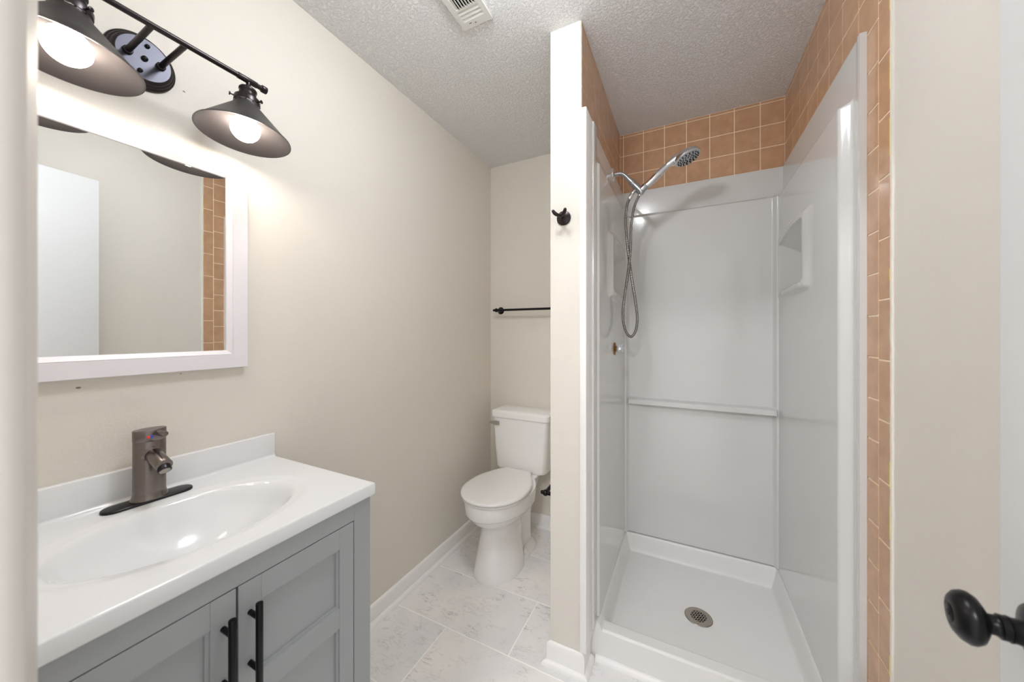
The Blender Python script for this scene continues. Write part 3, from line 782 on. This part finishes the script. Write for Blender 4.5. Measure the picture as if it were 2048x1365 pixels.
# ------------------------------------------------------------------ faucet
fxc, fyc = -1.160, .3575
fc = thing('faucet', 'gunmetal single-lever faucet on the white vanity top', 'faucet', (fxc, fyc, TZ))
def stad(cx, cy, hw, hl, z, n=16):   # stadium outline, long along y
    out = []
    for i in range(n+1): a = math.pi*i/n; out.append(V(cx+hw*math.cos(a), cy+(hl-hw)+hw*math.sin(a), z))
    for i in range(n+1): a = math.pi+math.pi*i/n; out.append(V(cx+hw*math.cos(a), cy-(hl-hw)+hw*math.sin(a), z))
    return out
bm = BM(); loft(bm, [stad(fxc, fyc, .0235-k, .0805-k, TZ+z_) for k, z_ in ((0, 0), (0, .0035), (.0006, .0050), (.002, .0060), (.004, .0063))])
obj('deck_plate', bm, 'gundark', fc, 35)
def oval(rx, ry, z, n=48): return [V(fxc+rx*math.cos(2*math.pi*i/n), fyc+ry*math.sin(2*math.pi*i/n), z) for i in range(n)]
bm = BM(); loft(bm, [oval(.0250, .0345, TZ+.006), oval(.0252, .0347, TZ+.0085), oval(.0242, .0332, TZ+.0105), oval(.0222, .0308, TZ+.016), oval(.0209, .0294, TZ+.024), oval(.0208, .0292, 1.0135), oval(.0200, .0282, 1.0150)])
fb = obj('faucet_body', bm, 'gunmetal', fc, 40)
bm = BM(); loft(bm, [oval(.0205, .0288, 1.0152), oval(.0212, .0298, 1.0165), oval(.0212, .0298, 1.0410), oval(.0205, .0290, 1.0420), oval(.015, .021, 1.0423)])
fcp = obj('valve_cap', bm, 'gunmetal', fc, 40)
bm = BM(); cyl(bm, (fxc+.012, fyc+.006, 1.0335), (fxc+.058, fyc+.009, 1.0350), .0062, 20, .0008); obj('lever', bm, 'gunmetal', fcp, 40)
bm = BM(); lathe(bm, [(.0035, 0), (.0030, .0008), (.0001, .001)], aim((fxc+.0203, fyc-.0085, 1.0262), (.95, -.3, 0)), 16); obj('hot_dot', bm, 'red', fcp, 60, 'red dot')
bm = BM(); lathe(bm, [(.0035, 0), (.0030, .0008), (.0001, .001)], aim((fxc+.0209, fyc-.0030, 1.0262), (.98, -.1, 0)), 16); obj('cold_dot', bm, 'blue', fcp, 60, 'blue dot')
bm = BM(); sd_ = V(.965, 0, -.262).normalized(); s0 = V(fxc+.006, fyc, .9865); s1 = s0+sd_*.078
cyl(bm, s0, s1, .0158, 36, .0016, .0152)
lathe(bm, [(.0205, 0), (.0180, .0025), (.0158, .0045)], aim(V(fxc+.0175, fyc, .9835), sd_), 36, False, False)
sp_ = obj('spout', bm, 'gunmetal', fc, 40)
dn_ = V(.72, 0, -.70).normalized(); a0 = s1-sd_*.009+V(0, 0, -.0035)
bm = BM(); cyl(bm, a0, a0+dn_*.0145, .0128, 32, .0012)
aer = obj('aerator', bm, 'gundark', sp_, 40)
bm = BM(); lathe(bm, [(.0100, 0), (.0095, .0006), (.0001, .0008)], aim(a0+dn_*.0143, dn_), 24); obj('aerator_screen', bm, 'steel', sp_, 40)

# ------------------------------------------------------------------ toilet
tx = -.912
tl = thing('toilet', 'white two-piece toilet with closed lid in the alcove by the back wall', 'toilet', (tx, 1.8, 0))
def egg(z, yf, yb, hw, n=48, back=.75, e=2.0):
    """egg outline: front round, back narrower; yc at widest"""
    yc = yf+(yb-yf)*.52; out = []
    for i in range(n):
        a = 2*math.pi*i/n; c_, s_ = math.cos(a), math.sin(a)
        x = hw*math.copysign(abs(c_)**(2/e), c_)
        if s_ < 0: y = yc-(yc-yf)*abs(s_)**(2/e)
        else:
            y = yc+(yb-yc)*abs(s_)**(2/(e+.6)); x *= 1-(1-back)*((y-yc)/(yb-yc))**1.6
        out.append(V(tx+x, y, z))
    return out
bm = BM()
loft(bm, [egg(0, 1.498, 1.83, .128, back=.9), egg(.012, 1.496, 1.83, .129, back=.9), egg(.05, 1.505, 1.83, .121, back=.9), egg(.14, 1.522, 1.84, .104, back=.9), egg(.21, 1.535, 1.85, .094, back=.9), egg(.255, 1.530, 1.86, .092, back=.9),
          egg(.272, 1.518, 1.87, .104), egg(.292, 1.490, 1.90, .128), egg(.315, 1.463, 1.93, .150), egg(.334, 1.452, 1.95, .160), egg(.3405, 1.4445, 1.955, .1670), egg(.3445, 1.4375, 1.96, .1735), egg(.350, 1.435, 1.96, .1755), egg(.405, 1.431, 1.96, .1775), egg(.414, 1.434, 1.96, .1755), egg(.417, 1.442, 1.955, .168)])
def rbox(cx, cy, hx, hy, z, r, n=8):
    out = []
    for sx_, sy_, a0_ in ((1, 1, 0), (-1, 1, 90), (-1, -1, 180), (1, -1, 270)):
        for i in range(n+1): a = math.radians(a0_+90*i/n); out.append(V(cx+sx_*(hx-r)+r*math.cos(a), cy+sy_*(hy-r)+r*math.sin(a), z))
    return out
# trapway, foot and rear deck
loft(bm, [rbox(tx, 1.86, .075, .125, 0, .05), rbox(tx, 1.86, .066, .125, .06, .05), rbox(tx, 1.88, .060, .12, .16, .05), rbox(tx, 1.93, .070, .10, .28, .05), rbox(tx, 1.98, .090, .10, .37, .04), rbox(tx, 1.985, .115, .12, .40, .04), rbox(tx, 1.985, .118, .12, .412, .04)])
loft(bm, [rbox(tx, 1.80, .118, .185, 0, .10), rbox(tx, 1.80, .118, .185, .014, .10), rbox(tx, 1.80, .108, .175, .026, .10), rbox(tx, 1.80, .090, .16, .030, .08)])
bowl = obj('bowl', bm, 'china', tl, 50)
for s in (-1, 1):
    bm = BM(); sph(bm, (tx+s*.094, 1.80, .030), .014, 16); obj('bolt_cap', bm, 'plastic', bowl, 180)
def lid_out(z, k=0):
    yf, yb, hw = 1.423+k, 1.905-k, .180-k; yc = 1.63; out = []
    P = []
    for i in range(25):
        a = math.pi*i/24; P.append((hw*math.cos(a), yc-(yc-yf)*math.sin(a)))
    # right front -> left front; then the back taper
    Lb = [(-hw*.985, 1.69), (-hw*.92, 1.745), (-hw*.77, 1.805), (-hw*.615, 1.855), (-(.096-k), 1.890-k), (-(.088-k), yb), (0, yb+.002), ((.088-k), yb), ((.096-k), 1.890-k), (hw*.615, 1.855), (hw*.77, 1.805), (hw*.92, 1.745), (hw*.985, 1.69)]
    return [V(tx+a, b, z) for a, b in P+Lb]
bm = BM(); loft(bm, [lid_out(.4185, .008), lid_out(.420, .006), lid_out(.427, .006), lid_out(.429, .009)]); obj('seat', bm, 'plastic', tl, 40)
bm = BM(); loft(bm, [lid_out(.4305, .006), lid_out(.432, .002), lid_out(.437, 0), lid_out(.442, .002), lid_out(.4455, .008), lid_out(.447, .022)])
lid = obj('lid', bm, 'plastic', tl, 50)
for s in (-1, 1):
    bm = BM(); cyl(bm, (tx+s*.070-.018, 1.908, .432), (tx+s*.070+.018, 1.908, .432), .011, 16, .002); obj('hinge', bm, 'plastic', lid, 50)
tc = -.917
bm = BM(); YT = 2.015
loft(bm, [rbox(tc, YT, .140, .078, .412, .03), rbox(tc, YT, .165, .083, .418, .035), rbox(tc, YT, .1715, .085, .432, .035), rbox(tc, YT, .178, .088, .55, .032), rbox(tc, YT, .1895, .091, .737, .028)])
tank = obj('tank', bm, 'china', tl, 50)
bm = BM(); loft(bm, [rbox(tc, YT, .190, .092, .7375, .028), rbox(tc, YT, .1975, .098, .742, .030), rbox(tc, YT, .198, .0985, .770, .030), rbox(tc, YT, .1965, .097, .777, .03), rbox(tc, YT, .192, .0925, .782, .03), rbox(tc, YT, .180, .08, .7845, .028)])
obj('tank_lid', bm, 'china', tl, 50)
bm = BM()
lvz = .706; lx_ = tc-.150
cyl(bm, (lx_, YT-.088, lvz), (lx_, YT-.104, lvz), .011, 20, .002)
loft(bm, [[V(lx_+a, YT-.102+b, lvz+c*k2) for b, c in ((-.004, -1), (.004, -1), (.004, 1), (-.004, 1))] for a, k2 in ((.020, .012), (-.012, .013), (-.034, .008), (-.048, .005))])
obj('flush_lever', bm, 'lever', tank, 40, 'chrome flush lever')
